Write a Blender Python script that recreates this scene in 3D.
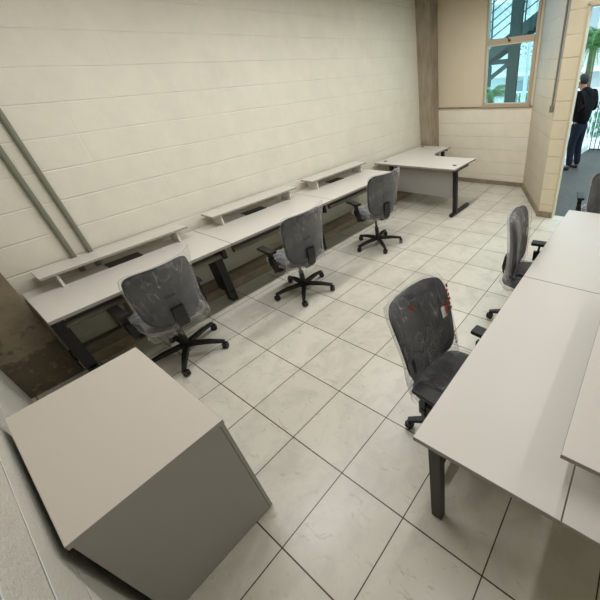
import bpy, bmesh, math, random
from mathutils import Vector, Matrix, noise
for o in list(bpy.data.objects): bpy.data.objects.remove(o, do_unlink=True)
S = bpy.context.scene; COL = S.collection; PI = math.pi
rnd = random.Random(7)

# ---------------------------------------------------------------- camera, world, light, exposure
cd = bpy.data.cameras.new('camera'); cam = bpy.data.objects.new('camera', cd); COL.objects.link(cam); S.camera = cam
R = [[0.8243529520217036, 0.5613506441599132, -0.07299085418291518],
     [0.257182465394036, -0.48626354155051865, -0.83510774613375],
     [-0.5042810624908955, 0.6696515679515695, -0.5452223285532758]]
cam.matrix_world = Matrix(((R[0][0], -R[1][0], -R[2][0], 1.0285),
                           (R[0][1], -R[1][1], -R[2][1], -0.5894),
                           (R[0][2], -R[1][2], -R[2][2], 1.9981), (0, 0, 0, 1)))
cd.sensor_width = 36; cd.sensor_fit = 'HORIZONTAL'; cd.lens = 329.507/600*36
cd.shift_x = -0.17168; cd.shift_y = -0.01825; cd.clip_start = 0.02; cd.clip_end = 200
S.view_settings.view_transform = 'Standard'; S.view_settings.look = 'None'
S.view_settings.gamma = 1; S.view_settings.use_curve_mapping = False
S.view_settings.exposure = 0.0
W = bpy.data.worlds.new('world'); S.world = W; W.use_nodes = True
bg = W.node_tree.nodes['Background']; bg.inputs['Color'].default_value = (0.70, 0.90, 1.0, 1); bg.inputs['Strength'].default_value = 3.0
TUBE_W = 19.6; TUBE_Z = 3.0
ROWS = [(-1.3, 1.45), (0.55, 0.56), (2.4, 0.30)]; TUBE_Y = [0.45, 2.35, 4.25]
def area(name, x, y, z, sx, sy, w, col=(1, .995, 1.0)):
    l = bpy.data.lights.new(name, 'AREA'); l.shape = 'RECTANGLE'; l.size = sx; l.size_y = sy; l.energy = w; l.color = col
    o = bpy.data.objects.new(name, l); COL.objects.link(o); o.location = (x, y, z); return o
for rx, k in ROWS:
    for ry in TUBE_Y: area('tube_light', rx, ry, TUBE_Z - .03, .10, 1.2, TUBE_W*k)

# ---------------------------------------------------------------- materials
def sr(r, g, b):
    f = lambda c: (c/255/12.92) if c/255 <= .04045 else ((c/255+.055)/1.055)**2.4
    return (f(r), f(g), f(b), 1)
class NT:
    def __init__(s, name):
        s.m = bpy.data.materials.new(name); s.m.use_nodes = True; s.t = s.m.node_tree; s.b = s.t.nodes['Principled BSDF']
        s.out = s.t.nodes['Material Output']
    def n(s, typ, **kw):
        x = s.t.nodes.new(typ)
        for k, v in kw.items(): setattr(x, k, v)
        return x
    def l(s, a, b): s.t.links.new(a, b)
    def noise(s, scale, detail=4, rough=.6, vec=None, dist=0):
        x = s.n('ShaderNodeTexNoise'); x.inputs['Scale'].default_value = scale; x.inputs['Detail'].default_value = detail
        x.inputs['Roughness'].default_value = rough; x.inputs['Distortion'].default_value = dist
        if vec is None: vec = s.n('ShaderNodeTexCoord').outputs['Object']
        s.l(vec, x.inputs['Vector']); return x.outputs['Fac']
    def ramp(s, fac, stops):
        x = s.n('ShaderNodeValToRGB'); e = x.color_ramp.elements
        while len(e) < len(stops): e.new(.5)
        for i, (p, c) in enumerate(stops): e[i].position = p; e[i].color = c
        s.l(fac, x.inputs['Fac']); return x.outputs['Color']
    def mix(s, fac, a, b, mode='MIX'):
        x = s.n('ShaderNodeMix', data_type='RGBA', blend_type=mode)
        for v, i in ((fac, 0), (a, 6), (b, 7)):
            if hasattr(v, 'is_output'): s.l(v, x.inputs[i])
            else: x.inputs[i].default_value = v
        return x.outputs[2]
    def math(s, op, a, b=0):
        x = s.n('ShaderNodeMath', operation=op)
        for v, i in ((a, 0), (b, 1)):
            if hasattr(v, 'is_output'): s.l(v, x.inputs[i])
            else: x.inputs[i].default_value = v
        return x.outputs[0]
    def bump(s, h, st=.3, d=.01):
        x = s.n('ShaderNodeBump'); x.inputs['Strength'].default_value = st; x.inputs['Distance'].default_value = d
        s.l(h, x.inputs['Height']); s.l(x.outputs['Normal'], s.b.inputs['Normal'])
def g(v): return (v, v, v, 1)
def plain(name, col, rough=.5, metal=0, nscale=0, namt=.12, bump=0, bscale=200, spec=.5):
    t = NT(name); t.b.inputs['Roughness'].default_value = rough; t.b.inputs['Metallic'].default_value = metal
    t.b.inputs['Specular IOR Level'].default_value = spec
    if nscale:
        f = t.noise(nscale); c = t.ramp(f, [(.3, tuple(x*(1-namt) for x in col[:3])+(1,)), (.7, tuple(min(1, x*(1+namt)) for x in col[:3])+(1,))])
        t.l(c, t.b.inputs['Base Color'])
    else:
        f = t.noise(3.); t.l(t.mix(t.math('MULTIPLY', f, .06), col, tuple(x*.8 for x in col[:3])+(1,)), t.b.inputs['Base Color'])
    if bump: t.bump(t.noise(bscale, 2), bump, .002)
    return t.m
def block_wall(name, ax, col, joint, u0, v0=.191, bw=.464, bh=.2275, strength=.5, rough_scale=90, dirty=0, vert=.5, jm=.6, grain=.25):
    """painted concrete blocks laid in stack bond; ax = which object axis runs along the wall"""
    t = NT(name); tc = t.n('ShaderNodeTexCoord').outputs['Object']
    sp = t.n('ShaderNodeSeparateXYZ'); t.l(tc, sp.inputs[0])
    wob = t.noise(1.7, 2, .5)
    u = t.math('SUBTRACT', sp.outputs[ax], u0 - 20*bw); v = t.math('SUBTRACT', sp.outputs['Z'], v0 - 4*bh)
    v = t.math('ADD', v, t.math('MULTIPLY', t.math('SUBTRACT', wob, .5), .015))
    def line(q, step, wdt, off=0):
        f = t.math('ABSOLUTE', t.math('SUBTRACT', t.math('FRACT', t.math('ADD', t.math('DIVIDE', q, step), .5+off/step)), .5))
        return t.ramp(t.math('MULTIPLY', f, step), [(0, g(1)), (wdt, g(0))])
    gap = t.ramp(t.noise(2.3, 2), [(.45, g(0)), (.62, g(1))])
    gap2 = t.ramp(t.noise(4.3, 3), [(.35, g(.35)), (.6, g(1))])
    hl = t.math('MULTIPLY', line(v, bh, .008), gap2); vl = t.math('MULTIPLY', line(u, bw, .006), t.math('MULTIPLY', gap, vert))
    mort = t.math('MAXIMUM', hl, vl)
    shade = t.math('MULTIPLY', t.math('MULTIPLY', line(v, bh, .007, -.006), gap2), .24)
    base = t.mix(t.math('MULTIPLY', mort, jm), col, joint)
    base = t.mix(shade, base, tuple(x*.55 for x in col[:3])+(1,))
    if dirty:
        up = t.ramp(t.math('ADD', t.math('MULTIPLY', sp.outputs['Z'], .3), t.math('MULTIPLY', t.noise(4, 3), .15)), [(.60, g(0)), (.74, g(1))])
        base = t.mix(t.math('MULTIPLY', up, .8), base, sr(168, 168, 160))
    spots = t.ramp(t.noise(3.1, 5, .7), [(.35, g(.93)), (.62, g(1))])
    base = t.mix(1, base, spots, 'MULTIPLY')
    t.l(base, t.b.inputs['Base Color']); t.b.inputs['Roughness'].default_value = .62
    h = t.math('ADD', t.math('MULTIPLY', t.noise(rough_scale, 4, .7), grain), t.math('MULTIPLY', t.math('SUBTRACT', 1, mort), 1.6))
    h = t.math('ADD', h, t.math('MULTIPLY', t.noise(9, 3), .5))
    t.bump(h, strength, .006)
    return t.m
def tile_floor():
    t = NT('white ceramic floor tiles'); tc = t.n('ShaderNodeTexCoord').outputs['Object']
    mp = t.n('ShaderNodeMapping'); t.l(tc, mp.inputs[0]); mp.inputs['Location'].default_value = (9.0, 9.0, 0)
    br = t.n('ShaderNodeTexBrick'); br.offset = 0; br.squash = 1; t.l(mp.outputs[0], br.inputs['Vector'])
    for k, val in (('Scale', 1), ('Mortar Size', .0034), ('Mortar Smooth', .1), ('Bias', 0), ('Brick Width', .45), ('Row Height', .45)): br.inputs[k].default_value = val
    br.inputs['Color1'].default_value = sr(204, 199, 183); br.inputs['Color2'].default_value = sr(214, 209, 194)
    n1 = t.ramp(t.noise(4, 6, .65, dist=.6), [(.35, g(.86)), (.55, g(1))])
    c = t.mix(1, br.outputs['Color'], n1, 'MULTIPLY')
    sc = t.n('ShaderNodeMapping'); t.l(tc, sc.inputs[0]); sc.inputs['Scale'].default_value = (1, 2.6, 1); sc.inputs['Rotation'].default_value = (0, 0, .7)
    scr = t.ramp(t.noise(7, 8, .75, vec=sc.outputs[0], dist=1.2), [(.58, g(0)), (.66, g(1))])
    c = t.mix(t.math('MULTIPLY', scr, .34), c, sr(128, 116, 94))
    sp2 = t.ramp(t.noise(26, 3, .5), [(.73, g(0)), (.76, g(1))])
    c = t.mix(t.math('MULTIPLY', sp2, .35), c, sr(110, 100, 80))
    c = t.mix(br.outputs['Fac'], c, sr(62, 50, 34))
    t.l(c, t.b.inputs['Base Color'])
    t.l(t.math('ADD', .22, t.math('MULTIPLY', t.noise(5, 4), .22)), t.b.inputs['Roughness'])
    t.bump(t.math('SUBTRACT', 1, br.outputs['Fac']), .4, .002)
    return t.m
def concrete(name, c1, c2, scale=6, vertical=False, rough=.8):
    t = NT(name); tc = t.n('ShaderNodeTexCoord').outputs['Object']; mp = t.n('ShaderNodeMapping'); t.l(tc, mp.inputs[0])
    if vertical: mp.inputs['Scale'].default_value = (6, 6, .6)
    f = t.noise(scale, 8, .7, vec=mp.outputs[0]); f2 = t.noise(1.5, 3)
    c = t.ramp(t.math('ADD', t.math('MULTIPLY', f, .6), t.math('MULTIPLY', f2, .4)), [(.36, c1), (.62, c2)])
    t.l(c, t.b.inputs['Base Color']); t.b.inputs['Roughness'].default_value = rough
    t.bump(t.noise(60, 6, .7), .35, .004); return t.m
def stained():
    t = NT('stained old concrete'); tc = t.n('ShaderNodeTexCoord').outputs['Object']
    sp = t.n('ShaderNodeSeparateXYZ'); t.l(tc, sp.inputs[0])
    c = t.ramp(t.noise(7, 8, .7), [(.35, sr(110, 99, 79)), (.65, sr(134, 122, 98))])
    lowz = t.math('SUBTRACT', .45, t.math('MULTIPLY', sp.outputs['Z'], .55))
    st = t.ramp(t.math('ADD', t.noise(6, 7, .65), lowz), [(.70, g(0)), (.76, g(1))])
    c = t.mix(t.math('MULTIPLY', st, .6), c, sr(62, 52, 38))
    pe = t.ramp(t.math('ADD', t.noise(17, 5, .6, dist=1), t.math('MULTIPLY', lowz, .3)), [(.70, g(0)), (.72, g(1))])
    c = t.mix(t.math('MULTIPLY', pe, .5), c, sr(140, 128, 104))
    t.l(c, t.b.inputs['Base Color']); t.b.inputs['Roughness'].default_value = .85
    t.bump(t.math('ADD', t.noise(40, 6, .7), t.math('MULTIPLY', pe, 1.5)), .5, .005); return t.m
def plastic_film():
    t = NT('clear wrinkled plastic film'); tc = t.n('ShaderNodeTexCoord').outputs['Object']
    mp = t.n('ShaderNodeMapping'); t.l(tc, mp.inputs[0]); mp.inputs['Scale'].default_value = (2.2, 2.2, .9)
    a = t.noise(4.5, 4, .5, vec=mp.outputs[0], dist=1.2)
    rid = t.math('ABSOLUTE', t.math('SUBTRACT', a, .5))
    t.b.inputs['Base Color'].default_value = (.9, .9, .88, 1); t.b.inputs['Roughness'].default_value = .16
    t.b.inputs['Specular IOR Level'].default_value = .9
    t.bump(t.math('ADD', a, t.math('MULTIPLY', rid, 1.5)), 1.0, .05)
    tr = t.n('ShaderNodeBsdfTransparent'); tr.inputs[0].default_value = (.95, .95, .95, 1)
    ms = t.n('ShaderNodeMixShader')
    lw = t.n('ShaderNodeLayerWeight'); lw.inputs['Blend'].default_value = .35
    crease_glint = t.ramp(rid, [(.0, g(1)), (.012, g(0))])  # film whitened along its creases, which also stands in for highlights
    mp2 = t.n('ShaderNodeMapping'); t.l(tc, mp2.inputs[0]); mp2.inputs['Scale'].default_value = (9, 9, 2.2); mp2.inputs['Rotation'].default_value = (0, .35, 0)
    b2 = t.math('ABSOLUTE', t.math('SUBTRACT', t.noise(1.8, 2, .4, vec=mp2.outputs[0], dist=.25), .5))
    glint_streak = t.ramp(b2, [(0, g(1)), (.014, g(0))])  # long thin highlights painted into the film as pale streaks
    patch = t.ramp(t.noise(5, 2), [(.45, g(0)), (.65, g(1))])
    ex = t.math('ADD', t.math('MULTIPLY', crease_glint, .14), t.math('ADD', t.math('MULTIPLY', t.math('MULTIPLY', glint_streak, patch), .30), t.math('MULTIPLY', patch, .05)))
    fac = t.math('ADD', t.math('MULTIPLY', t.math('POWER', lw.outputs['Facing'], 2.0), .6), t.math('ADD', ex, .05))
    t.l(fac, ms.inputs[0]); t.l(tr.outputs[0], ms.inputs[1]); t.l(t.b.outputs[0], ms.inputs[2]); t.l(ms.outputs[0], t.out.inputs['Surface'])
    return t.m
def glass_mat():
    t = NT('window glass'); tr = t.n('ShaderNodeBsdfTransparent'); tr.inputs[0].default_value = (.78, .93, .94, 1)
    gl = t.n('ShaderNodeBsdfGlossy'); gl.inputs['Roughness'].default_value = .03; ms = t.n('ShaderNodeMixShader'); ms.inputs[0].default_value = .06
    t.l(tr.outputs[0], ms.inputs[1]); t.l(gl.outputs[0], ms.inputs[2]); t.l(ms.outputs[0], t.out.inputs['Surface']); return t.m
M = {}
M['wall'] = block_wall('painted block wall', 'Y', sr(224, 220, 202), sr(236, 232, 216), .35, jm=.9)
M['wall_n'] = block_wall('painted rough block wall', 'X', sr(212, 208, 196), sr(246, 243, 236), -.21, v0=.196, jm=1, vert=.3, grain=1.6, strength=1.0, rough_scale=75)
M['wall_f'] = block_wall('painted far block wall', 'X', sr(236, 228, 208), sr(205, 194, 168), -.13, vert=.15, jm=.4)
M['wall_d'] = block_wall('painted diagonal block wall', 'Y', sr(200, 190, 168), sr(180, 170, 148), 4.58, bw=.42, dirty=1)
M['pillar'] = block_wall('painted half blocks', 'X', sr(226, 214, 184), sr(196, 180, 144), -.12, bw=.6, jm=1, vert=0)
M['floor'] = tile_floor()
M['plaster'] = plain('smooth beige plaster', sr(214, 201, 176), .7, nscale=2, namt=.03, bump=.2, bscale=80)
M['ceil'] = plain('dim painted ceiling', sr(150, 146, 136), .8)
M['concrete'] = concrete('bare concrete column', sr(126, 115, 96), sr(170, 159, 138), 5, True)
M['stain'] = stained()
M['footing'] = concrete('grey brown concrete skirting', sr(116, 104, 84), sr(158, 146, 122), 9)
M['outfloor'] = concrete('grey outdoor paving', sr(60, 56, 53), sr(78, 74, 70), 8, rough=.6)
M['grass'] = plain('grass', sr(120, 160, 70), .9, nscale=14, namt=.4, bump=.5)
def melamine(name, a, rough=.38):
    t = NT(name); tc = t.n('ShaderNodeTexCoord').outputs['Object']; mp = t.n('ShaderNodeMapping'); t.l(tc, mp.inputs[0]); mp.inputs['Scale'].default_value = (1, 1, 1)
    f = t.noise(180, 2, .5, vec=mp.outputs[0]); f2 = t.noise(2.2, 3)
    c = t.mix(t.math('MULTIPLY', f, .10), a, tuple(x*.6 for x in a[:3])+(1,)); c = t.mix(t.math('MULTIPLY', f2, .08), c, tuple(x*.75 for x in a[:3])+(1,))
    t.l(c, t.b.inputs['Base Color']); t.b.inputs['Roughness'].default_value = rough; t.bump(f, .08, .001); return t.m
M['mel'] = melamine('light grey melamine', sr(214, 209, 199))
M['edge'] = melamine('grey melamine edge band', sr(150, 146, 137), .5)
M['cab'] = melamine('beige grey melamine', sr(196, 187, 174), .5)
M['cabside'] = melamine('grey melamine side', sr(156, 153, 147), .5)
M['black'] = plain('black powder coated steel', sr(20, 18, 16), .45)
M['darkleg'] = plain('dark brown black steel', sr(36, 31, 27), .5)
M['tray'] = plain('grey steel tray', sr(120, 116, 106), .45, .3)
M['bplastic'] = plain('black nylon', sr(17, 17, 17), .5, bump=.2, bscale=300)
M['fabric'] = plain('charcoal mesh fabric', sr(36, 37, 41), .9, nscale=60, namt=.15, bump=.5, bscale=500)
M['shell'] = plain('dark grey back shell', sr(60, 62, 67), .6, bump=.2, bscale=200)
M['film'] = plastic_film()
M['red'] = plain('red printing', sr(150, 24, 36), .5)
M['label'] = plain('white paper label', sr(225, 225, 220), .6)
M['pipe'] = plain('grey green painted pipe', sr(122, 122, 106), .45)
M['alu'] = plain('beige painted window frame', sr(176, 162, 140), .5)
M['jamb'] = plain('cream door frame', sr(206, 192, 162), .5)
M['glass'] = glass_mat()
M['tubeglow'] = NT('lit tube').m
_b = M['tubeglow'].node_tree.nodes['Principled BSDF']; _b.inputs['Emission Color'].default_value = (1, .93, .8, 1); _b.inputs['Emission Strength'].default_value = 2.0
M['white'] = plain('white enamel', sr(230, 230, 226), .4)
M['teal'] = plain('dark green steel', sr(34, 56, 58), .5)
M['dimglass'] = plain('pale blue window glass', sr(150, 170, 176), .2)
M['pale'] = plain('pale painted wall', sr(214, 222, 222), .8)
M['railw'] = plain('white railing', sr(235, 240, 240), .5)
M['leaf'] = plain('palm leaf', sr(84, 132, 74), .5, nscale=6, namt=.35)
M['leaf2'] = plain('bush leaf', sr(70, 140, 100), .6, nscale=6, namt=.35)
M['trunk'] = plain('palm trunk', sr(96, 84, 66), .9, nscale=20, namt=.3, bump=.6, bscale=40)
M['pave'] = plain('light outdoor concrete', sr(215, 220, 222), .8, nscale=3, namt=.05)
M['skin'] = plain('skin', sr(150, 104, 80), .6)
M['hair'] = plain('black hair', sr(18, 15, 14), .7, bump=.5, bscale=200)
M['hoodie'] = plain('black cotton', sr(8, 8, 9), .95, spec=.15, bump=.4, bscale=60)
M['jeans'] = plain('dark blue denim', sr(24, 29, 41), .9, spec=.2, bump=.4, bscale=300)
M['shoe'] = plain('black shoe', sr(16, 16, 17), .5)
M['print'] = plain('grey print', sr(120, 120, 122), .8)

# ---------------------------------------------------------------- mesh helpers
def tag(o, label=None, cat=None, group=None, kind=None):
    for k, v in (('label', label), ('category', cat), ('group', group), ('kind', kind)):
        if v: o[k] = v
    return o
def thing(name, loc, rz, label, cat, group=None):
    o = bpy.data.objects.new(name, None); COL.objects.link(o); o.location = loc; o.rotation_euler = (0, 0, rz); o.empty_display_size = .1
    return tag(o, label, cat, group)
def obj(name, bm, mats, parent=None, smooth=False):
    me = bpy.data.meshes.new(name); bmesh.ops.recalc_face_normals(bm, faces=bm.faces[:]); bm.to_mesh(me); bm.free()
    for m in (mats if isinstance(mats, (list, tuple)) else [mats]): me.materials.append(m)
    if smooth:
        for p in me.polygons: p.use_smooth = True
        try: me.set_sharp_from_angle(angle=math.radians(40))
        except Exception: pass
    o = bpy.data.objects.new(name, me); COL.objects.link(o)
    if parent: o.parent = parent
    return o
def box(bm, x0, x1, y0, y1, z0, z1, bev=0, mi=0, mat=None):
    b = bmesh.new(); bmesh.ops.create_cube(b, size=1)
    for v in b.verts: v.co = Vector(((x0+x1)/2+v.co.x*(x1-x0), (y0+y1)/2+v.co.y*(y1-y0), (z0+z1)/2+v.co.z*(z1-z0)))
    if bev: bmesh.ops.bevel(b, geom=b.edges[:], offset=bev, segments=2, affect='EDGES', profile=.7)
    join(bm, b, mi, mat)
def join(bm, b, mi=0, mat=None):
    mp = {}
    for v in b.verts: mp[v] = bm.verts.new(mat @ v.co if mat else v.co)
    for f in b.faces:
        try: nf = bm.faces.new([mp[v] for v in f.verts]); nf.material_index = mi or f.material_index
        except ValueError: pass
    b.free()
def tube(bm, pts, r, seg=10, mi=0, cap=True):
    """tube through points; r scalar or list"""
    pts = [Vector(p) for p in pts]; n = len(pts); rs = r if isinstance(r, (list, tuple)) else [r]*n; rings = []
    up = Vector((0, 0, 1)) if abs((pts[1]-pts[0]).normalized().z) < .9 else Vector((1, 0, 0))
    for i, p in enumerate(pts):
        d = (pts[min(i+1, n-1)] - pts[max(i-1, 0)]).normalized(); a = d.cross(up).normalized(); b2 = d.cross(a).normalized()
        rings.append([bm.verts.new(p + (a*math.cos(2*PI*k/seg) + b2*math.sin(2*PI*k/seg))*rs[i]) for k in range(seg)])
    for i in range(n-1):
        for k in range(seg):
            f = bm.faces.new([rings[i][k], rings[i][(k+1) % seg], rings[i+1][(k+1) % seg], rings[i+1][k]]); f.material_index = mi
    if cap:
        bm.faces.new(rings[0]).material_index = mi; bm.faces.new(rings[-1][::-1]).material_index = mi
def bar(bm, a, b, w, h, up=(0, 0, 1), w2=None, h2=None, mi=0):
    a = Vector(a); b = Vector(b); d = (b-a).normalized(); s = d.cross(Vector(up)).normalized(); u = s.cross(d).normalized()
    w2 = w2 or w; h2 = h2 or h; vs = []
    for p, ww, hh in ((a, w, h), (b, w2, h2)):
        vs.append([bm.verts.new(p + s*sx*ww/2 + u*sy*hh/2) for sx, sy in ((-1, -1), (1, -1), (1, 1), (-1, 1))])
    for k in range(4): bm.faces.new([vs[0][k], vs[0][(k+1) % 4], vs[1][(k+1) % 4], vs[1][k]]).material_index = mi
    bm.faces.new(vs[0][::-1]).material_index = mi; bm.faces.new(vs[1]).material_index = mi
def prism(bm, poly, z0, z1, bev=0, mi=0):
    b = bmesh.new(); lo = [b.verts.new((x, y, z0)) for x, y in poly]; hi = [b.verts.new((x, y, z1)) for x, y in poly]; n = len(poly)
    b.faces.new(lo[::-1]); b.faces.new(hi)
    for k in range(n): b.faces.new([lo[k], lo[(k+1) % n], hi[(k+1) % n], hi[k]])
    if bev:
        bmesh.ops.bevel(b, geom=[e for e in b.edges if abs(e.verts[0].co.z-e.verts[1].co.z) < 1e-6], offset=bev, segments=2, affect='EDGES')
    join(bm, b, mi)
def struct(name, bm, m, parent=None, smooth=False):
    o = obj(name, bm, m, parent, smooth)
    if not parent: o['kind'] = 'structure'
    return o
def copy_tree(o, parent=None):
    c = o.copy(); COL.objects.link(c)
    if parent: c.parent = parent
    for ch in list(o.children): copy_tree(ch, c)
    return c
NB = bmesh.new

# ---------------------------------------------------------------- the room
XL, YN, YF, YD, XR, ZC = -2.88, -0.928, 5.95, 4.575, 3.6, 3.5
bm = NB(); prism(bm, [(XL-.2, YN-.2), (XR+.2, YN-.2), (XR+.2, YD+.12), (-.06, YD+.12), (-.70, YF+.15), (XL-.2, YF+.15)], -.06, 0); struct('floor', bm, M['floor'])
bm = NB(); prism(bm, [(XL-.2, YN-.2), (XR+.2, YN-.2), (XR+.2, YD+.16), (-.0, YD+.16), (-.70, YF+.15), (XL-.2, YF+.15)], ZC, ZC+.1); struct('ceiling', bm, M['ceil'])
bm = NB(); box(bm, XL-.15, XL, YN-.15, YF+.15, 0, ZC); struct('wall_left', bm, M['wall'])
bm = NB(); box(bm, XL, XR, YN-.15, YN, 0, ZC); struct('wall_near', bm, M['wall_n'])
bm = NB(); box(bm, XR, XR+.15, YN-.15, YD+.15, 0, ZC); struct('wall_right', bm, M['wall'])
WX0, WX1, WZ0, WZ1 = -1.70, -.84, 1.40, 3.30
bm = NB(); box(bm, XL, -.70, YF, YF+.15, 0, 1.36); struct('wall_far', bm, M['wall_f'])
bm = NB(); box(bm, XL, WX0, YF+.012, YF+.15, 1.36, ZC); box(bm, WX0, WX1, YF+.012, YF+.15, WZ1, ZC); box(bm, WX1, -.70, YF+.012, YF+.15, 1.36, ZC)
struct('wall_far_upper', bm, M['plaster'])
bm = NB(); box(bm, -2.62, -.80, YF-.018, YF+.03, 1.36, 1.385, .003); struct('trim_1', bm, M['footing'])
# diagonal wall to the door
A, B = Vector((-.795, YF, 0)), Vector((-.115, YD+.02, 0)); d = (B-A).normalized(); nrm = Vector((-d.y, d.x, 0))
bm = NB(); P = [A, B, B+nrm*.13, A+nrm*.13+Vector((0, .0, 0))]; prism(bm, [(p.x, p.y) for p in P], 0, ZC); struct('wall_diagonal', bm, M['wall_d'])
bm = NB(); box(bm, -.12, .065, YD, YD+.14, 0, ZC); struct('wall_door_side', bm, M['pillar'])
bm = NB(); box(bm, .066, 1.12, YD, YD+.14, 2.52, ZC); box(bm, 1.12, XR, YD, YD+.14, 0, ZC); struct('wall_door', bm, M['pillar'])
# concrete skirtings
bm = NB(); box(bm, XL, -2.60, -.565, 5.64, 0, .105, .008); struct('baseboard_left', bm, M['footing'])
bm = NB(); box(bm, -2.615, -.80, YF-.03, YF, 0, .075, .004); struct('baseboard_far', bm, M['footing'])
n2 = -nrm
bm = NB(); P = [A+d*.0, B-d*.0, B+n2*.03, A+n2*.03+d*.03]; prism(bm, [(p.x, p.y) for p in P], 0, .075); struct('baseboard_diagonal', bm, M['footing'])
bm = NB(); box(bm, -.145, .075, YD-.03, YD, 0, .085, .004); struct('baseboard_door', bm, M['footing'])
bm = NB(); box(bm, XL, -2.62, 5.64, YF, 0, ZC, .006); o = struct('wall_column_far', bm, M['concrete'])
bm = NB(); box(bm, XL, -2.60, YN, -.57, 0, ZC, .01); o = struct('wall_column_near', bm, M['stain'])
# door frame
bm = NB(); box(bm, .066, .092, YD-.012, YD+.15, 0, 2.50, .003); box(bm, 1.094, 1.12, YD-.012, YD+.15, 0, 2.50, .003); box(bm, .066, 1.12, YD-.012, YD+.15, 2.48, 2.52, .003)
struct('door_1', bm, M['jamb'])
# window
w = bpy.data.objects.new('window_1', None); COL.objects.link(w); w.location = (-1.27, YF+.06, 1.4); w['kind'] = 'structure'
def wobj(name, bm, m):
    o = obj(name, bm, m, w); o.matrix_parent_inverse = Matrix.Translation(-w.location); return o
y0, y1 = YF-.004, YF+.10
bm = NB(); box(bm, WX0, WX0+.035, y0, y1, WZ0, WZ1, .004); box(bm, WX1-.045, WX1, y0, y1, WZ0, WZ1, .004); box(bm, WX0, WX1, y0, y1, WZ1-.03, WZ1, .004); wobj('window_frame', bm, M['alu'])
bm = NB(); box(bm, WX0, WX1, y0-.03, y1, WZ0-.03, WZ0+.025, .004); wobj('window_sill', bm, M['alu'])
bm = NB(); box(bm, WX0+.03, WX1-.04, y0-.01, y1-.02, 2.29, 2.37, .006); wobj('transom', bm, M['alu'])
bm = NB(); box(bm, WX0+.035, WX0+.052, y0-.006, y0+.03, WZ0+.02, 2.29, .002); box(bm, WX0+.035, WX1-.045, y0-.006, y0+.03, 2.275, 2.295, .002); box(bm, WX1-.06, WX1-.045, y0-.006, y0+.03, WZ0+.02, 2.29, .002); box(bm, WX0+.035, WX1-.045, y0-.006, y0+.03, WZ0+.02, WZ0+.04, .002)
wobj('sash', bm, M['jamb'])
bm = NB(); box(bm, WX0+.03, WX1-.04, y0+.045, y0+.05, WZ0+.02, 2.30); wobj('glass_pane', bm, M['glass'])
bm = NB(); box(bm, WX0+.03, WX1-.04, y0+.045, y0+.05, 2.36, WZ1-.02); wobj('glass_pane', bm, M['glass'])
bm = NB(); box(bm, -1.30, -1.27, y0-.035, y0-.008, 2.31, 2.34, .003); tube(bm, [(-1.285, y0-.03, 2.33), (-1.32, y0-.045, 2.375)], .007, 6); wobj('latch', bm, M['black'])
# pipes on the left wall
def pipe(y, z0, label, r=.02):
    bm = NB(); tube(bm, [(XL+.024, y, z0), (XL+.024, y, ZC-.002)], r, 14)
    return tag(obj('wall_pipe', bm, M['pipe'], smooth=True), label, 'pipe', 'pipes running down the left wall')
pipe(-.140, .0+.11, 'grey green vertical pipe on white block wall, nearer the stained corner')
pipe(-.020, .0+.11, 'grey green vertical pipe on white block wall, farther from the stained corner')
# dark channel on the corner of the door pillar
bm = NB(); q = Vector((-.165, 4.66, 0)) ; bar(bm, (q.x-.012, q.y, 1.47), (q.x-.012, q.y, ZC-.002), .028, .022, up=(1, .5, 0)); box(bm, q.x-.035, q.x+.008, q.y-.03, q.y+.005, 1.42, 1.50, .004)
tag(obj('wall_conduit', bm, M['pipe']), 'thin grey conduit strip with end box beside the door pillar', 'conduit')

# lamps hanging above the picture
def lamp(x, y, lab):
    t = thing('ceiling_lamp', (x, y, TUBE_Z), 0, lab, 'lamp', 'hanging tube lamps')
    bm = NB(); box(bm, -.06, .06, -.62, .62, .0, .045, .006); obj('housing', bm, M['white'], t)
    for yy in (-.45, .45):
        bm = NB(); tube(bm, [(0, yy, .045), (0, yy, ZC-TUBE_Z)], .005, 6); obj('rod', bm, M['white'], t)
    for xx in (-.03, .03):
        bm = NB(); tube(bm, [(xx, -.6, -.014), (xx, .6, -.014)], .012, 8); obj('tube', bm, M['tubeglow'], t)
for (rx, k), a_ in zip(ROWS, ('over the aisle beside the left desk row', 'over the left edge of the right bench', 'over the right side of the room')):
    for ry, b_ in zip(TUBE_Y, ('nearest the camera', 'middle one', 'nearest the door wall')): lamp(rx, ry, 'white hanging tube lamp ' + a_ + ', ' + b_)

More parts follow.
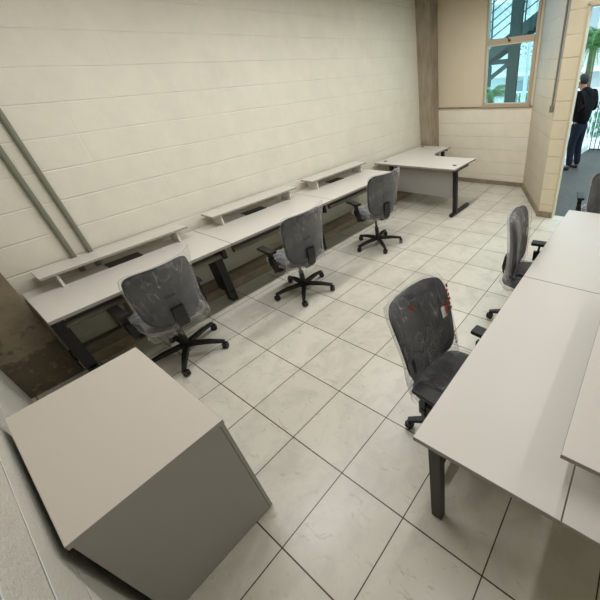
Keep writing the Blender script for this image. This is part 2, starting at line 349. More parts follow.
# ---------------------------------------------------------------- desks
def L_desk_row():
    """one straight desk module of the left row, local origin on the floor at wall side near corner, runs +Y, front at +X"""
    pass
DX0, DX1, DT = -2.835, -2.085, .74
def row_desk(y0, y1, label, legs):
    t = thing('desk', ((DX0+DX1)/2, (y0+y1)/2, 0), 0, label, 'desk', 'desks in the row along the left wall')
    hx = (DX1-DX0)/2; hy = (y1-y0)/2 - .0015
    bm = NB(); box(bm, -hx, hx, -hy, hy, DT-.025, DT, .0025)
    for f in bm.faces: f.material_index = 0 if abs(f.calc_center_median().z - DT) < 1e-4 else 1
    obj('tabletop', bm, [M['mel'], M['edge']], t)
    for s in legs:
        yy = s*(hy-.05)
        bm = NB(); box(bm, .005, .085, yy-.045, yy+.035, .02, DT-.025, .006); box(bm, -.15, .07, yy-.032, yy+.022, .12, DT-.03, .004); box(bm, .07, .26, yy-.02, yy+.02, DT-.17, DT-.026, .004)
        box(bm, -.125, .085, yy-.03, yy+.03, .107, .135, .004)
        box(bm, -.015, .085, yy-.03, yy+.03, .0, .03, .004)
        obj('leg', bm, M['black'], t)
    bm = NB(); box(bm, -.02, -.015, -hy+.1, hy-.1, .60, .70); box(bm, -.02, .12, -hy+.1, hy-.1, .595, .60); box(bm, .115, .12, -hy+.1, hy-.1, .6, .64)
    obj('cable_tray', bm, M['tray'], t)
    bm = NB(); tube(bm, [(.20, -hy+.07, .60), (.20, hy-.07, .60)], .03, 12); obj('beam', bm, M['tray'], t, True)
    bm = NB(); box(bm, -hx+.03, -hx+.17, -.14, .14, DT-.06, DT+.004, .003)
    for k in range(5): box(bm, -hx+.045, -hx+.155, -.115+k*.048, -.08+k*.048, DT+.004, DT+.007, .001)
    obj('socket_box', bm, M['black'], t)
    return t
def riser(yc, label):
    t = thing('desk_shelf', (DX0+.12, yc, DT), 0, label, 'shelf', 'raised shelves on the left desk row')
    z = .135; hl = .575
    bm = NB(); box(bm, -.12, .115, -hl, hl, z-.018, z, .002)
    for f in bm.faces: f.material_index = 0 if abs(f.calc_center_median().z - z) < 1e-4 else 1
    obj('shelf_board', bm, [M['mel'], M['edge']], t)
    for s in (-1, 1):
        bm = NB(); box(bm, -.11, .09, s*(hl-.105)-.009, s*(hl-.105)+.009, .0005, z-.018, .0015); obj('support', bm, M['mel'], t)
ys = [-.56, .84, 2.24, 3.64]
row_desk(ys[0], ys[1], 'light grey desk against the left wall, end one beside the stained column', (-1, 1))
row_desk(ys[1], ys[2], 'light grey desk against the left wall, middle one of the row', (1,))
row_desk(ys[2], ys[3], 'light grey desk against the left wall, next to the corner desk', (1,))
riser(.145, 'raised grey shelf on the left desk below the two wall pipes')
riser(1.56, 'raised grey shelf on the middle desk of the left row')
riser(2.98, 'raised grey shelf on the left row desk nearest the corner desk')

# corner desk
t = thing('corner_desk', (-2.1, 4.8, 0), 0, 'grey L-shaped corner desk with black legs by the concrete column', 'desk')
o0 = Vector((2.1, -4.8))
def L(x, y): return (x+2.1, y-4.8)
poly = [L(-2.835, 4.03), L(-1.285, 4.03), L(-1.285, 4.79), L(-1.95, 4.80)]
for k in range(1, 8):
    a = k/8*PI/2; poly.append(L(-1.95-.22*math.sin(a), 5.02-.22*math.cos(a)))
poly += [L(-2.17, 5.02), L(-2.17, 5.60), L(-2.835, 5.60)]
bm = NB(); prism(bm, poly, DT-.025, DT, .002)
for f in bm.faces: f.material_index = 0 if abs(f.calc_center_median().z - DT) < 1e-4 else 1
obj('tabletop', bm, [M['mel'], M['edge']], t)
for x, y in ((-1.41, 4.27), (-2.72, 4.2), (-2.75, 5.5)):
    bm = NB(); X, Y = L(x, y); tube(bm, [(X, Y, DT-.004), (X, Y, DT+.004)], .032, 20); tube(bm, [(X, Y, DT+.004), (X, Y, DT+.006)], .02, 16); obj('grommet', bm, M['black'], t, True)
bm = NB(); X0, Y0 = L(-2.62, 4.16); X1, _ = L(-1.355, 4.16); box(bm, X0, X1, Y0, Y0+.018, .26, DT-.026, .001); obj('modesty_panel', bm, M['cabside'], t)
bm = NB(); X, Y = L(-1.385, 4.42); bar(bm, (X, Y-.26, .105), (X, Y-.26, DT-.026), .05, .07, up=(0, 1, 0)) if False else None
X, Y = L(-1.325, 4.10)
box(bm, X-.03, X+.03, Y, Y+.07, .03, DT-.026, .004); box(bm, X-.03, X+.03, Y-.12, Y+.52, .0, .045, .008); box(bm, X-.025, X+.025, Y-.02, Y+.45, DT-.06, DT-.026, .004); obj('leg', bm, M['black'], t)
X, Y = L(-2.56, 4.14); bm = NB(); box(bm, X-.03, X+.03, Y-.02, Y+.05, .0, DT-.026, .004); obj('leg', bm, M['black'], t)
X, Y = L(-2.3, 5.52); bm = NB(); box(bm, X-.2, X+.1, Y-.03, Y+.03, DT-.06, DT-.026, .004); box(bm, X-.03, X+.03, Y-.03, Y+.03, .0, DT-.05, .004); obj('leg', bm, M['black'], t)

# right bench: two modules, each side
def bench(x0, x1, y0, y1, label, legpos, m=None):
    t = thing('bench_desk', ((x0+x1)/2, (y0+y1)/2, 0), 0, label, 'desk', 'desks of the right double bench')
    hx = (x1-x0)/2 - .0005; hy = (y1-y0)/2 - .0005; cx, cy = (x0+x1)/2, (y0+y1)/2
    bm = NB(); box(bm, -hx, hx, -hy, hy, DT-.025, DT, .002)
    for f in bm.faces: f.material_index = 0 if abs(f.calc_center_median().z - DT) < 1e-4 else 1
    obj('tabletop', bm, [M['mel'], M['edge']], t)
    for lx, ly in legpos:
        X, Y = lx-cx, ly-cy
        bm = NB(); box(bm, X-.03, X+.03, Y-.022, Y+.022, 0, DT-.026, .006); obj('leg', bm, M['darkleg'], t)
    for lx, ly in legpos:
        bm = NB(); box(bm, min(lx-cx, 0)+.03, max(lx-cx, 0), ly-cy-.02, ly-cy+.02, DT-.075, DT-.026, .003) if lx < cx else box(bm, 0, lx-cx-.03, ly-cy-.02, ly-cy+.02, DT-.075, DT-.026, .003)
        obj('cross_rail', bm, M['darkleg'], t)
    return t
bench(.53, 1.106, .05, 1.495, 'light grey desk top on the right with a dark leg, nearest the camera', [(.60, .12), (.60, 1.45)])
bench(.53, 1.106, 1.497, 2.94, 'light grey desk on the right, the one nearest the doorway', [(.60, 2.87)])
bench(1.1075, 1.80, .05, 1.495, 'light grey desk behind the long seam of the right bench, under the raised shelf', [(1.73, .12), (1.73, 1.45)])
bench(1.1075, 1.80, 1.497, 2.94, 'light grey desk of the right bench, far side near the doorway', [(1.73, 2.87)])
t = thing('desk_shelf', (1.25, .77, DT), 0, 'raised grey shelf on the right bench at the picture edge', 'shelf')
z = .165
bm = NB(); box(bm, -.20, .20, -.60, .60, z-.02, z, .002)
for f in bm.faces: f.material_index = 0 if abs(f.calc_center_median().z - z) < 1e-4 else 1
obj('shelf_board', bm, [M['mel'], M['edge']], t)
for s in (-1, 1):
    bm = NB(); box(bm, -.13, .16, s*.47-.009, s*.47+.009, .0005, z-.02, .0015); obj('support', bm, M['mel'], t)

# cabinet
t = thing('cabinet', (-.675, -.622, 0), 0, 'low beige grey cabinet with flat top against the near wall', 'cabinet')
HX, HY, HZ = .463, .280, .783
bm = NB(); box(bm, -HX, HX, -HY, HY, HZ-.025, HZ, .002)
for f in bm.faces: f.material_index = 0 if abs(f.calc_center_median().z - HZ) < 1e-4 else 1
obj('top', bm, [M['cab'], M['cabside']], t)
bm = NB()
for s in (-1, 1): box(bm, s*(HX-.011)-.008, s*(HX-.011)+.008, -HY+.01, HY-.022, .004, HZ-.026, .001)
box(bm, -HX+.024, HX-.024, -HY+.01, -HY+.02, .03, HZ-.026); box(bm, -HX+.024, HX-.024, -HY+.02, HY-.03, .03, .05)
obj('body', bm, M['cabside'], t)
bm = NB(); box(bm, -HX+.02, HX-.02, -HY+.02, HY-.035, 0, .03); obj('plinth', bm, M['black'], t)
for s in (-1, 1):
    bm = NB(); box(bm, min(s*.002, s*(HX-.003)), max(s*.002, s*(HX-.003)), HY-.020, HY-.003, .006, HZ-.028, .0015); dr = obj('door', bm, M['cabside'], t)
    bm = NB(); tube(bm, [(s*.05, HY-.005, .62), (s*.05, HY+.02, .62), (s*.05, HY+.02, .50), (s*.05, HY-.005, .50)], .005, 8); obj('handle', bm, M['pipe'], dr, True)

# ---------------------------------------------------------------- office chairs
def slab(w0, w1, h, th, curve=.0, roll=.0, n=16, m=16, e=3.2, puff=4.):
    """rounded pad in local XZ (x across, z up from 0..h), thickness along y, both faces closed; curve bends edges forward (+y)"""
    bm = NB(); F = []; Bk = []
    for j in range(m+1):
        v = -1 + 2*j/m; fr = []; br_ = []
        for i in range(n+1):
            u = -1 + 2*i/n
            # map square to superellipse
            k = (abs(u)**e + abs(v)**e)**(1/e); mx = max(abs(u), abs(v)); s = mx/k if k > 1e-6 else 1
            uu, vv = u*s, v*s
            wv = (w0 + (w1-w0)*(vv+1)/2)/2
            x = uu*wv; z = (vv+1)/2*h
            prof = max(0, 1-mx**puff)**.5
            yc = curve*(uu**2) + roll*(vv**2)
            fr.append((x, yc + th/2*prof, z)); br_.append((x, yc - th/2*prof, z))
        F.append(fr); Bk.append(br_)
    vf = [[bm.verts.new(p) for p in r] for r in F]
    vb = [[(vf[j][i] if (i in (0, n) or j in (0, m)) else bm.verts.new(Bk[j][i])) for i in range(n+1)] for j in range(m+1)]
    for j in range(m):
        for i in range(n):
            bm.faces.new([vf[j][i], vf[j][i+1], vf[j+1][i+1], vf[j+1][i]]); 
            try: bm.faces.new([vb[j][i], vb[j+1][i], vb[j+1][i+1], vb[j][i+1]])
            except ValueError: pass
    return bm
def film_bag(w0, w1, h, th, seed, horn=.0, skirt=.10, curve=.05, lean=None):
    """loose plastic bag pulled over the backrest from above: two wrinkled sheets joined at top and sides, open ragged bottom"""
    bm = NB(); n, m = 30, 34; rr = random.Random(seed); off = Vector((seed*3.1, seed*1.7, 0)); grids = []
    for side in (1, -1):
        rows = []
        for j in range(m+1):
            v = j/m; row = []
            for i in range(n+1):
                u = -1 + 2*i/n
                wv = (w0 + (w1-w0)*min(1, v*1.1))/2 + .008
                top = 1-v
                # rounded upper corners, sharp horn at one of them
                cr = max(0, (v-.86)/.14); wv *= 1 - .07*cr**2
                x = u*wv; z = -skirt + v*(h+skirt+.004)
                z -= .03*max(0, v-.7)/.3*abs(u)**6
                hr = horn*max(0, v-.8)/.2*max(0, u)**6; z += hr*1.0; x += hr*.35
                if v < .3: x *= 1 + .22*(.3-v)*(1+.8*math.sin(u*7+seed))
                e = (1-abs(u)**4)**.5 if abs(u) < 1 else 0
                e *= (1-max(0, (v-.8)/.2)**3)**.5 if v < 1 else 0
                y = curve*u*u - .02*(2*max(0, z)/h-1)**2 + side*(th/2+.007)*e
                p = Vector((x*4.5, side*2+y*3, z*2.2)) + off
                wr = abs(noise.noise(p*1.1)) + .5*abs(noise.noise(p*2.7+Vector((5, 1, 2))))
                amp = .013 + .05*max(0, .35-v)
                if 0 < i < n and 0 < j < m or (j == 0): y += side*wr*amp; x += .012*noise.noise(p*2)
                if j == 0: z += .05*noise.noise(Vector((u*4, seed, side)))
                row.append((x, y, z))
            rows.append(row)
        grids.append(rows)
    vf = [[bm.verts.new(p) for p in r] for r in grids[0]]
    vb = [[(vf[j][i] if (i in (0, n) or j == m) else bm.verts.new(grids[1][j][i])) for i in range(n+1)] for j in range(m+1)]
    for G in (vf, vb):
        for j in range(m):
            for i in range(n):
                try: bm.faces.new([G[j][i], G[j][i+1], G[j+1][i+1], G[j+1][i]])
                except ValueError: pass
    return bm
def place(o, loc=(0, 0, 0), rot=(0, 0, 0)): o.location = loc; o.rotation_euler = rot; return o
def make_chair(loc, facing, label, dz=0, seed=1, horn=.06, arm=True, base_rot=0, lean=-.24, marks=False, back_y=-.19, seat_film=True):
    rz = math.atan2(facing[1], facing[0]) - PI/2
    t = thing('office_chair', (loc[0], loc[1], 0), rz, label, 'chair', 'plastic-wrapped black office chairs')
    # five star base
    bm = NB(); tube(bm, [(0, 0, .075), (0, 0, .135)], [.036, .030], 16)
    for k in range(5):
        a = base_rot - rz + k*2*PI/5; c, s = math.cos(a), math.sin(a)
        bar(bm, (c*.02, s*.02, .105), (c*.20, s*.20, .098), .048, .036, w2=.040, h2=.030); bar(bm, (c*.20, s*.20, .098), (c*.325, s*.325, .078), .040, .030, w2=.030, h2=.022)
    base = obj('base', bm, M['bplastic'], t)
    for k in range(5):
        a = base_rot - rz + k*2*PI/5; c, s = math.cos(a), math.sin(a); sw = a + .9 + k*.7
        bm = NB(); tx, ty = -math.sin(sw), math.cos(sw)
        for q in (-.019, .005):
            tube(bm, [(tx*q, ty*q, .028), (tx*(q+.014), ty*(q+.014), .028)], .028, 16)
        bar(bm, (tx*-.02, ty*-.02, .05), (tx*.02, ty*.02, .05), .045, .018); tube(bm, [(0, 0, .045), (0, 0, .082)], .008, 8)
        cs = obj('caster', bm, M['bplastic'], base, True); cs.location = (c*.318, s*.318, 0)
    zs = .42 + dz
    bm = NB(); tube(bm, [(0, 0, .13), (0, 0, .26)], .027, 16); tube(bm, [(0, 0, .26), (0, 0, zs-.03)], .016, 12); obj('gas_lift', bm, M['black'], t, True)
    bm = NB(); box(bm, -.09, .09, -.13, .11, zs-.045, zs-.005, .01); tube(bm, [(.09, .03, zs-.025), (.24, .04, zs-.03)], .007, 8); box(bm, .20, .26, .03, .05, zs-.037, zs-.022, .004)
    obj('tilt_mechanism', bm, M['black'], t)
    b = slab(.46, .48, .47, .075, 0, 0, e=4); seat = obj('seat', b, M['fabric'], t, True); place(seat, (0, -.215, zs+.035), (-PI/2, 0, 0)); 
    seat.rotation_euler = (-PI/2, 0, 0); seat.scale = (1, 1, 1)
    seat.location = (0, -.225, zs+.033)
    if seat_film:
        b = slab(.49, .51, .50, .10, 0, 0, n=26, m=26, e=5)
        for v in b.verts:
            q = Vector((v.co.x*8+seed, v.co.y*5, v.co.z*8)); v.co += Vector((0, 1 if v.co.y > 0 else -.3, 0))*abs(noise.noise(q))*.03
        sf = obj('seat_film', b, M['film'], t, True); place(sf, (0, -.24, zs+.033), (-PI/2, 0, 0))
    # backrest bar and lever housing
    bm = NB(); pts = [(0, -.06, zs-.028), (0, -.20, zs-.03), (0, back_y-.065, zs+.02), (0, back_y-.085, zs+.10), (0, back_y-.06+lean*.17, zs+.20)]
    for a_, b_ in zip(pts, pts[1:]): bar(bm, a_, b_, .07, .022, up=(1, 0, 0)) if False else bar(bm, a_, b_, .085, .030, up=(0, 1, .3))
    obj('back_bar', bm, M['black'], t)
    zb = zs + .055
    rot = (-lean, 0, 0)
    # backrest: a little narrower at the bottom, curved forward at sides
    b = slab(.42, .47, .53, .055, .05, -.02, e=5.5); bk = obj('backrest', b, M['fabric'], t, True); place(bk, (0, back_y, zb), (-lean, 0, 0)); bk.rotation_euler = (-lean*1., 0, 0)
    b = slab(.405, .455, .51, .020, .05, -.02, e=5.5); sh = obj('back_shell', b, M['shell'], t, True); place(sh, (0, back_y-.028, zb+.01), (-lean, 0, 0))
    # hand hole in the shell
    bm = NB(); box(bm, -.04, .04, -.008, .003, .235, .26, .006); hh = obj('lumbar_slot', bm, M['black'], sh); hh.location = (0, -.006, 0)
    b = film_bag(.44, .475, .54, .066, seed, horn); ff = obj('back_film', b, M['film'], t, True); place(ff, (0, back_y-.01, zb), (-lean, 0, 0))
    if arm:
        for s in (-1, 1):
            bm = NB(); bar(bm, (s*.10, -.03, zs-.02), (s*.27, -.03, zs-.018), .06, .014); bar(bm, (s*.27, -.03, zs-.02), (s*.285, -.02, zs+.10), .055, .022, up=(0, 1, 0)); bar(bm, (s*.285, -.02, zs+.09), (s*.285, -.01, zs+.20), .045, .018, up=(0, 1, 0))
            box(bm, s*.285-.016, s*.285+.016, -.055, .03, zs+.04, zs+.13, .006)
            box(bm, s*.282-.038, s*.282+.038, -.08, .16, zs+.195, zs+.222, .010)
            obj('armrest', bm, M['bplastic'], t)
    if marks:
        bm = NB(); box(bm, -.165, -.115, .0, .001, .30, .37, .0002); lb = obj('paper_label', bm, M['label'], bk); lb['label'] = 'small white paper label'; lb.location = (-.02, .052, -.03)
        for (x0, x1, z0, z1) in ((-.215, -.200, .30, .47), (-.19, -.165, .28, .36), (.05, .075, .43, .46), (-.20, -.185, .06, .15)):
            bm = NB(); b2 = NB(); n = 6
            for k in range(n): 
                zz0 = z0+(z1-z0)*k/n; zz1 = zz0+(z1-z0)/n*.7; cv = .05*((x0+x1)/2/.22)**2
                box(bm, x0+.004*math.sin(k*2), x1+.003*math.sin(k*3+1), cv+.034, cv+.0345, zz0, zz1)
            b2.free(); rp = obj('red_print', bm, M['red'], ff); rp['label'] = 'red printing on the plastic film'
    return t
make_chair((-1.96, .07), (-1, .0), 'wrapped black office chair at the left row, nearest the cabinet', dz=.0, seed=1, horn=.07, base_rot=math.atan2(-.18, .29))
make_chair((-1.79, 1.31), (-1, .06), 'wrapped black office chair at the left row, the middle one', dz=.0, seed=2, horn=.07, base_rot=math.atan2(-.24, .26))
make_chair((-1.78, 2.66), (-.97, .25), 'wrapped black office chair at the left row, nearest the corner desk', dz=.04, seed=3, horn=.04, base_rot=math.atan2(-.2, .285))
make_chair((.47, .61), (1, -.12), 'wrapped black office chair with a small white label under the right bench end', dz=.02, seed=4, horn=.03, base_rot=math.atan2(-.12, -.26), marks=True)
make_chair((.50, 1.93), (1, .10), 'wrapped black office chair with red print by the doorway end of the right bench', dz=.04, seed=5, horn=.03, back_y=-.15, lean=-.06, base_rot=math.atan2(-.10, -.33), marks=True)

make_chair((.80, 3.72), (-.2, 1), 'wrapped black office chair beyond the right bench, in front of the doorway', dz=.02, seed=6, horn=.03)

# ---------------------------------------------------------------- outdoors
bm = NB(); prism(bm, [(-.9, YD+.13), (5, YD+.13), (5, 9.75), (-.27, 9.75), (-.46, 7.85), (-.46, 7.3), (-.9, 7.0)], -.10, -.02); struct('floor_outside', bm, M['outfloor'])
bm = NB(); box(bm, -14, 16, 6.1, 40, -.60, -.35); tag(struct('ground_outside', bm, M['pave']))
bm = NB(); box(bm, -1.5, -.66, 7.1, 9.6, -.349, -.15, .02); tag(obj('grass_bed', bm, M['grass']), 'bright green patch of grass beside the outdoor landing', 'grass', kind='stuff')
# low white side wall of the landing
def railing(name, a, b, h, n, m, label, group=None, r=.012, rails=(0, 1)):
    a = Vector(a); b = Vector(b); t = thing(name, a, 0, label, 'railing', group); dd = b-a
    bm = NB()
    for k in rails: tube(bm, [(0, 0, .04+k*(h-.04)), tuple(dd+Vector((0, 0, .04+k*(h-.04))))], r*1.5, 8)
    obj('handrail', bm, m, t)
    for i in range(n):
        bm = NB(); p = dd*(i/(n-1)); tube(bm, [tuple(p+Vector((0, 0, -.0))), tuple(p+Vector((0, 0, h)))], r, 6); obj('baluster', bm, m, t)
    return t
railing('railing', (-.23, 9.6, -.02), (1.6, 9.6, -.02), 1.1, 19, M['teal'], 'dark metal railing at the far end of the outdoor landing')
railing('railing', (-.88, 7.08, -.02), (-.88, 6.2, -.02), 1.0, 4, M['teal'], 'short dark railing behind the standing person', rails=(0, .35, .7, 1))
bm = NB(); prism(bm, [(-.64, 7.9), (-.48, 7.9), (-.29, 9.76), (-.45, 9.76)], -.34, .12, .0); tag(obj('kerb_wall', bm, M['pave']), 'low white kerb wall along the left side of the landing', 'wall')
# steel column, stair
bm = NB(); box(bm, -1.85, -1.63, 7.5, 7.515, -.345, 4.6); box(bm, -1.85, -1.63, 7.575, 7.59, -.345, 4.6); box(bm, -1.76, -1.72, 7.515, 7.575, -.345, 4.6)
tag(obj('steel_column', bm, M['teal']), 'dark green steel column standing outside the window', 'column')
t = thing('outdoor_stair', (-3.2, 9, 0), 0, 'dark steel outdoor stair with railings seen through the window', 'stair')
sl = .55
def sx(x): return 2.12 + (x-(-3.2))*sl
for yy in (-.3, .3):
    bm = NB(); bar(bm, (-1.2, yy, sx(-4.4)-.15), (2.1, yy, sx(-1.1)-.15), .05, .20); obj('stringer', bm, M['teal'], t)
bm = NB()
for k in range(10):
    x = -1.0+k*.30; box(bm, x+.04, x+.24, -.28, .28, sx(x-3.2)-.10, sx(x-3.2)-.06)
obj('treads', bm, M['teal'], t)
for yy in (-.3,):
    bm = NB()
    for k in range(1, 7): tube(bm, [(-1.2, yy, sx(-4.4)+.16*k), (2.1, yy, sx(-1.1)+.16*k)], .012 if k < 6 else .022, 6)
    hr = obj('stair_railing', bm, M['teal'], t)
    for k in range(5):
        x = -1.0+k*.75; bm = NB(); tube(bm, [(x, yy, sx(x-3.2)-.05), (x, yy, sx(x-3.2)+.96)], .018, 6); obj('post', bm, M['teal'], hr)
bm = NB(); box(bm, .1, .85, -.2, -.06, 2.02, 2.12); bar(bm, (.42, -.13, 1.72), (.95, -.13, 2.05), .12, .08); box(bm, .38, .46, -.18, -.08, 1.55, 2.0); obj('landing_beam', bm, M['teal'], t)
# white pole
bm = NB(); tube(bm, [(-2.16, 9.9, -.345), (-2.16, 9.9, 4.5)], .055, 12); tag(obj('white_pole', bm, M['railw'], smooth=True), 'slim white pole behind the dark steel column', 'pole')
t = thing('garden_stair', (-3.6, 12.1, -.345), 0, 'white outdoor stair with sloping railing, seen in the lower right of the window', 'stair')
for yy in (-.4, .4):
    bm = NB()
    for k in range(7): tube(bm, [(0, yy, 3.0+.14*k), (2.4, yy, 1.6+.14*k)], .016, 5)
    o_ = obj('sloping_railing', bm, M['railw'], t)
    for k in range(9):
        bm = NB(); tube(bm, [(.3*k, yy, 3.0-.175*k-.1), (.3*k, yy, 3.84-.175*k)], .016, 5); obj('baluster', bm, M['railw'], o_)
bm = NB()
for k in range(8): box(bm, .28*k, .28*k+.28, -.38, .38, 2.8-.163*k, 2.84-.163*k)
obj('treads', bm, M['railw'], t)
# pale building
t = thing('building', (-2, 17, -.345), 0, 'pale building with balcony railings behind the garden', 'building')
bm = NB(); box(bm, -8, 12, 0, .3, 0, 9); obj('facade', bm, M['pale'], t)
for lev in (1.9, 4.4):
    bm = NB(); box(bm, -8, 12, -1.0, 0, lev, lev+.15); obj('balcony_slab', bm, M['railw'], t)
    bm = NB()
    for k in range(5): tube(bm, [(-8, -1, lev+.35+k*.18), (12, -1, lev+.35+k*.18)], .018, 5)
    for k in range(100): tube(bm, [(-8+k*.2, -1, lev+.15), (-8+k*.2, -1, lev+1.1)], .012, 4)
    obj('balcony_railing', bm, M['railw'], t)
for k in range(9):
    x = -7.2+k*2.1; bm = NB(); box(bm, x, x+1.1, -.05, .05, .5, 1.7); obj('window', bm, M['dimglass'], t)
    bm = NB(); box(bm, x, x+1.1, -.05, .05, 2.6, 3.9); obj('window', bm, M['dimglass'], t)
# garden fence
tg = railing('garden_fence', (-4.2, 12.9, -.345), (.3, 12.9, -.345), 1.5, 40, M['railw'], 'white vertical-bar fence in front of the garden bushes', r=.02)
# palms
def palm(x, y, z0, h, n, ln, label, seed, mat):
    rr = random.Random(seed); t = thing('palm', (x, y, z0), 0, label, 'palm', None)
    bm = NB(); tube(bm, [(0, 0, 0), (.02, 0, h*.5), (0, .02, h)], [.13, .10, .08], 10); obj('trunk', bm, M['trunk'], t, True)
    for k in range(n):
        a = k*2.399+rr.random()*.3; el = .25+1.2*rr.random(); bm = NB(); c, s = math.cos(a), math.sin(a); pts = []
        for q in range(10):
            f = q/9; rad = ln*f*math.cos(el*(1-.35*f)); zz = h + ln*f*math.sin(el) - ln*.75*f*f
            pts.append(Vector((c*rad, s*rad, zz)))
        tube(bm, [tuple(p) for p in pts], [.014*(1-.8*i/9)+.002 for i in range(10)], 5)
        for i in range(1, 24):
            f = i/24*9; j = min(8, int(f)); p = pts[j].lerp(pts[j+1], f-j); dirv = (pts[j+1]-pts[j]).normalized(); side = dirv.cross(Vector((0, 0, 1))).normalized()
            L_ = ln*.27*math.sin(PI*min(1, (i/24)*.85+.13))
            for sg in (-1, 1):
                tip = p + side*sg*L_*.85 + dirv*L_*.5 + Vector((0, 0, -L_*.35)); wv = dirv*.008
                up = Vector((0, 0, .004))
                v = [bm.verts.new(p-wv), bm.verts.new(p+wv), bm.verts.new(tip), bm.verts.new(p+up)]
                bm.faces.new([v[0], v[1], v[2]]); bm.faces.new([v[3], v[1], v[2]])
        obj('frond', bm, mat, t)
palm(-3.28, 10.3, -.35, 1.55, 34, 1.0, 'short palm seen through the lower left of the window', 1, M['leaf'])
palm(-.74, 10.45, -.35, 2.55, 60, 1.25, 'leafy palm seen through the doorway above the railing', 2, M['leaf'])
palm(2.1, 12.9, -.35, 2.4, 24, 1.3, 'taller palm farther right beyond the landing railing', 3, M['leaf'])
def bush(x, y, z0, r, label, seed):
    rr = random.Random(seed); bm = NB()
    for k in range(900):
        v = Vector((rr.gauss(0, 1), rr.gauss(0, 1), rr.gauss(0, 1))).normalized()*r*(.55+.45*rr.random()); v.z = abs(v.z)*1.3
        a = Vector((rr.gauss(0, 1), rr.gauss(0, 1), rr.gauss(0, 1))).normalized()*.05; b = Vector((rr.gauss(0, 1), rr.gauss(0, 1), rr.gauss(0, 1))).normalized()*.11
        bm.faces.new([bm.verts.new(v-a), bm.verts.new(v+b), bm.verts.new(v+a), bm.verts.new(v-b)])
    tube(bm, [(0, 0, 0), (0, 0, r)], .04, 6)
    o = obj('bush', bm, M['leaf2']); o.location = (x, y, z0); tag(o, label, 'bush')
bush(-3.1, 14.6, -.35, 1.35, 'green bush seen at the right of the lower window pane behind the fence', 4)
bush(0.1, 14.2, -.35, 1.2, 'green bush behind the white fence, right of the window view', 5)

# ---------------------------------------------------------------- person on the landing
def skin(name, verts, edges, m, parent, sub=2, root=0):
    me = bpy.data.meshes.new(name); me.from_pydata([v[:3] for v in verts], edges, []); o = bpy.data.objects.new(name, me); COL.objects.link(o)
    if parent: o.parent = parent
    me.materials.append(m)
    md = o.modifiers.new('skin', 'SKIN'); md.use_smooth_shade = True
    for i, v in enumerate(verts):
        r = v[3]; me.skin_vertices[0].data[i].radius = (r if not isinstance(r, tuple) else r[0], r if not isinstance(r, tuple) else r[1])
        me.skin_vertices[0].data[i].use_root = (i == root)
    s = o.modifiers.new('sub', 'SUBSURF'); s.levels = sub; s.render_levels = sub
    return o
# local frame: faces -X, z up, feet at 0
V = [(0, 0, .95, .10), (0, 0, 1.12, .11), (.01, 0, 1.30, .13), (-.02, 0, 1.44, .09), (-.06, 0, 1.50, .058),            # 0-4 pelvis spine neck
     (-.11, 0, 1.58, .078), (-.14, 0, 1.66, .086),                                                                 # 5-6 head
     (0, .09, .84, .075), (-.02, .11, .50, .058), (.03, .13, .10, .042), (-.10, .14, .035, .036), (0, -.09, .84, .075), (-.03, -.11, .50, .058), (.02, -.13, .10, .042), (-.11, -.14, .035, .036),
     (.01, .20, 1.41, .05), (.05, .275, 1.145, .024), (-.20, .12, 1.26, .028), (.01, -.20, 1.41, .05), (.05, -.275, 1.145, .024), (-.20, -.12, 1.26, .034)]
Ed = [(0, 1), (1, 2), (2, 3), (3, 4), (4, 5), (5, 6), (0, 7), (7, 8), (8, 9), (9, 10), (0, 11), (11, 12), (12, 13), (13, 14), (2, 15), (15, 16), (16, 17), (2, 18), (18, 19), (19, 20)]
pr = thing('person', (-.26, 7.62, -.02), -.45, 'person in black hoodie and dark jeans standing on the landing looking down', 'person')
skin('body', V, Ed, M['skin'], pr)
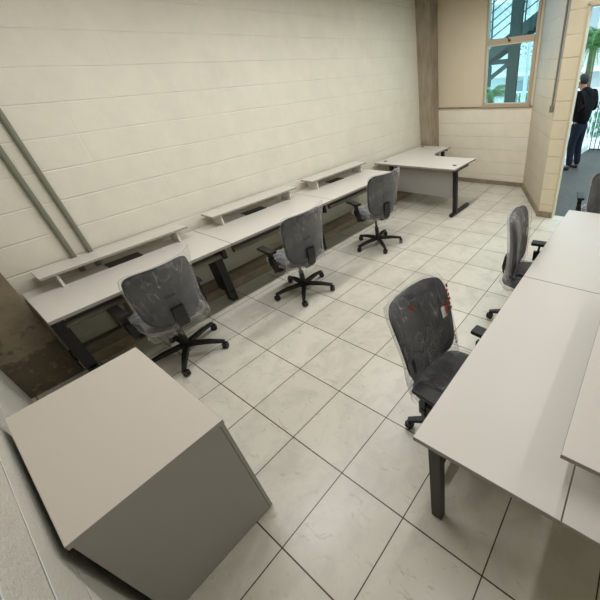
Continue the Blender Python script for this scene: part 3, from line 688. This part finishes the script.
# hands: palm and five bent fingers each
for s in (-1, 1):
    bm = NB(); wx, wy, wz = (-.21, .115*s, 1.27)
    tube(bm, [(wx, wy, wz), (wx-.04, wy-.008*s, wz+.005), (wx-.085, wy-.015*s, wz+.01)], [.026, .036, .032], 10)
    for k, ln in enumerate((.07, .08, .075, .06)):
        yy = wy-.015*s+(-.027+.018*k); tube(bm, [(wx-.08, yy, wz+.01), (wx-.08-ln*.55, yy, wz+.02), (wx-.08-ln*.8, yy-.01*s, wz+.045)], [.010, .009, .007], 8)
    tube(bm, [(wx-.03, wy-.03*s, wz+.01), (wx-.06, wy-.055*s, wz+.03), (wx-.09, wy-.05*s, wz+.05)], [.012, .010, .008], 8)
    obj('hand', bm, M['skin'], pr, True)
C_ = [(0, 0, .86, .175), (0, 0, 1.05, .17), (.015, 0, 1.28, .185), (-.005, 0, 1.42, .12), (-.01, 0, 1.50, .10), (.01, .22, 1.42, .10), (.06, .29, 1.14, .08), (-.18, .125, 1.255, .055), (.01, -.22, 1.42, .10), (.06, -.29, 1.14, .08), (-.18, -.125, 1.255, .055), (.04, 0, 1.56, .075)]
ho = skin('hoodie', C_, [(0, 1), (1, 2), (2, 3), (3, 4), (2, 5), (5, 6), (6, 7), (2, 8), (8, 9), (9, 10), (3, 11)], M['hoodie'], pr)
skin('trousers', [(0, 0, 1.0, .14), (0, 0, .90, .145), (0, .09, .76, .10), (-.02, .11, .48, .08), (.03, .12, .07, .068), (0, -.09, .76, .10), (-.03, -.11, .48, .08), (.02, -.12, .07, .068)], [(0, 1), (1, 2), (2, 3), (3, 4), (1, 5), (5, 6), (6, 7)], M['jeans'], pr)
for s in (-1, 1):
    skin('shoe', [(.05, .135*s, .045, .045), (-.05, .14*s, .045, .045), (-.15, .145*s, .035, .036)], [(0, 1), (1, 2)], M['shoe'], pr)
bm = NB(); bmesh.ops.create_uvsphere(bm, u_segments=20, v_segments=14, radius=1)
for v in list(bm.verts):
    v.co = Vector((v.co.x*.112, v.co.y*.092, v.co.z*.105)); v.co *= 1+.06*noise.noise(v.co*40)
bmesh.ops.delete(bm, geom=[v for v in bm.verts if v.co.x < -.03 and v.co.z < .04], context='VERTS')
hh = obj('hair', bm, M['hair'], pr, True); hh.location = (-.115, 0, 1.665); hh.rotation_euler = (0, -.45, 0)
bm = NB()
for s in (-1, 1): tube(bm, [(-.115, s*.075, 1.60), (-.115, s*.095, 1.61), (-.115, s*.085, 1.64)], [.01, .014, .008], 8)
tube(bm, [(-.205, 0, 1.62), (-.245, 0, 1.585), (-.215, 0, 1.57)], [.008, .016, .010], 8)
obj('ears_and_nose', bm, M['skin'], pr, True)
bm = NB()
for s in (-1, 1): tube(bm, [(-.212, s*.03, 1.63), (-.222, s*.03, 1.628)], .009, 8)
tube(bm, [(-.18, -.025, 1.54), (-.195, 0, 1.54), (-.18, .025, 1.54)], .006, 6)
obj('eyes_and_mouth', bm, M['shoe'], pr)
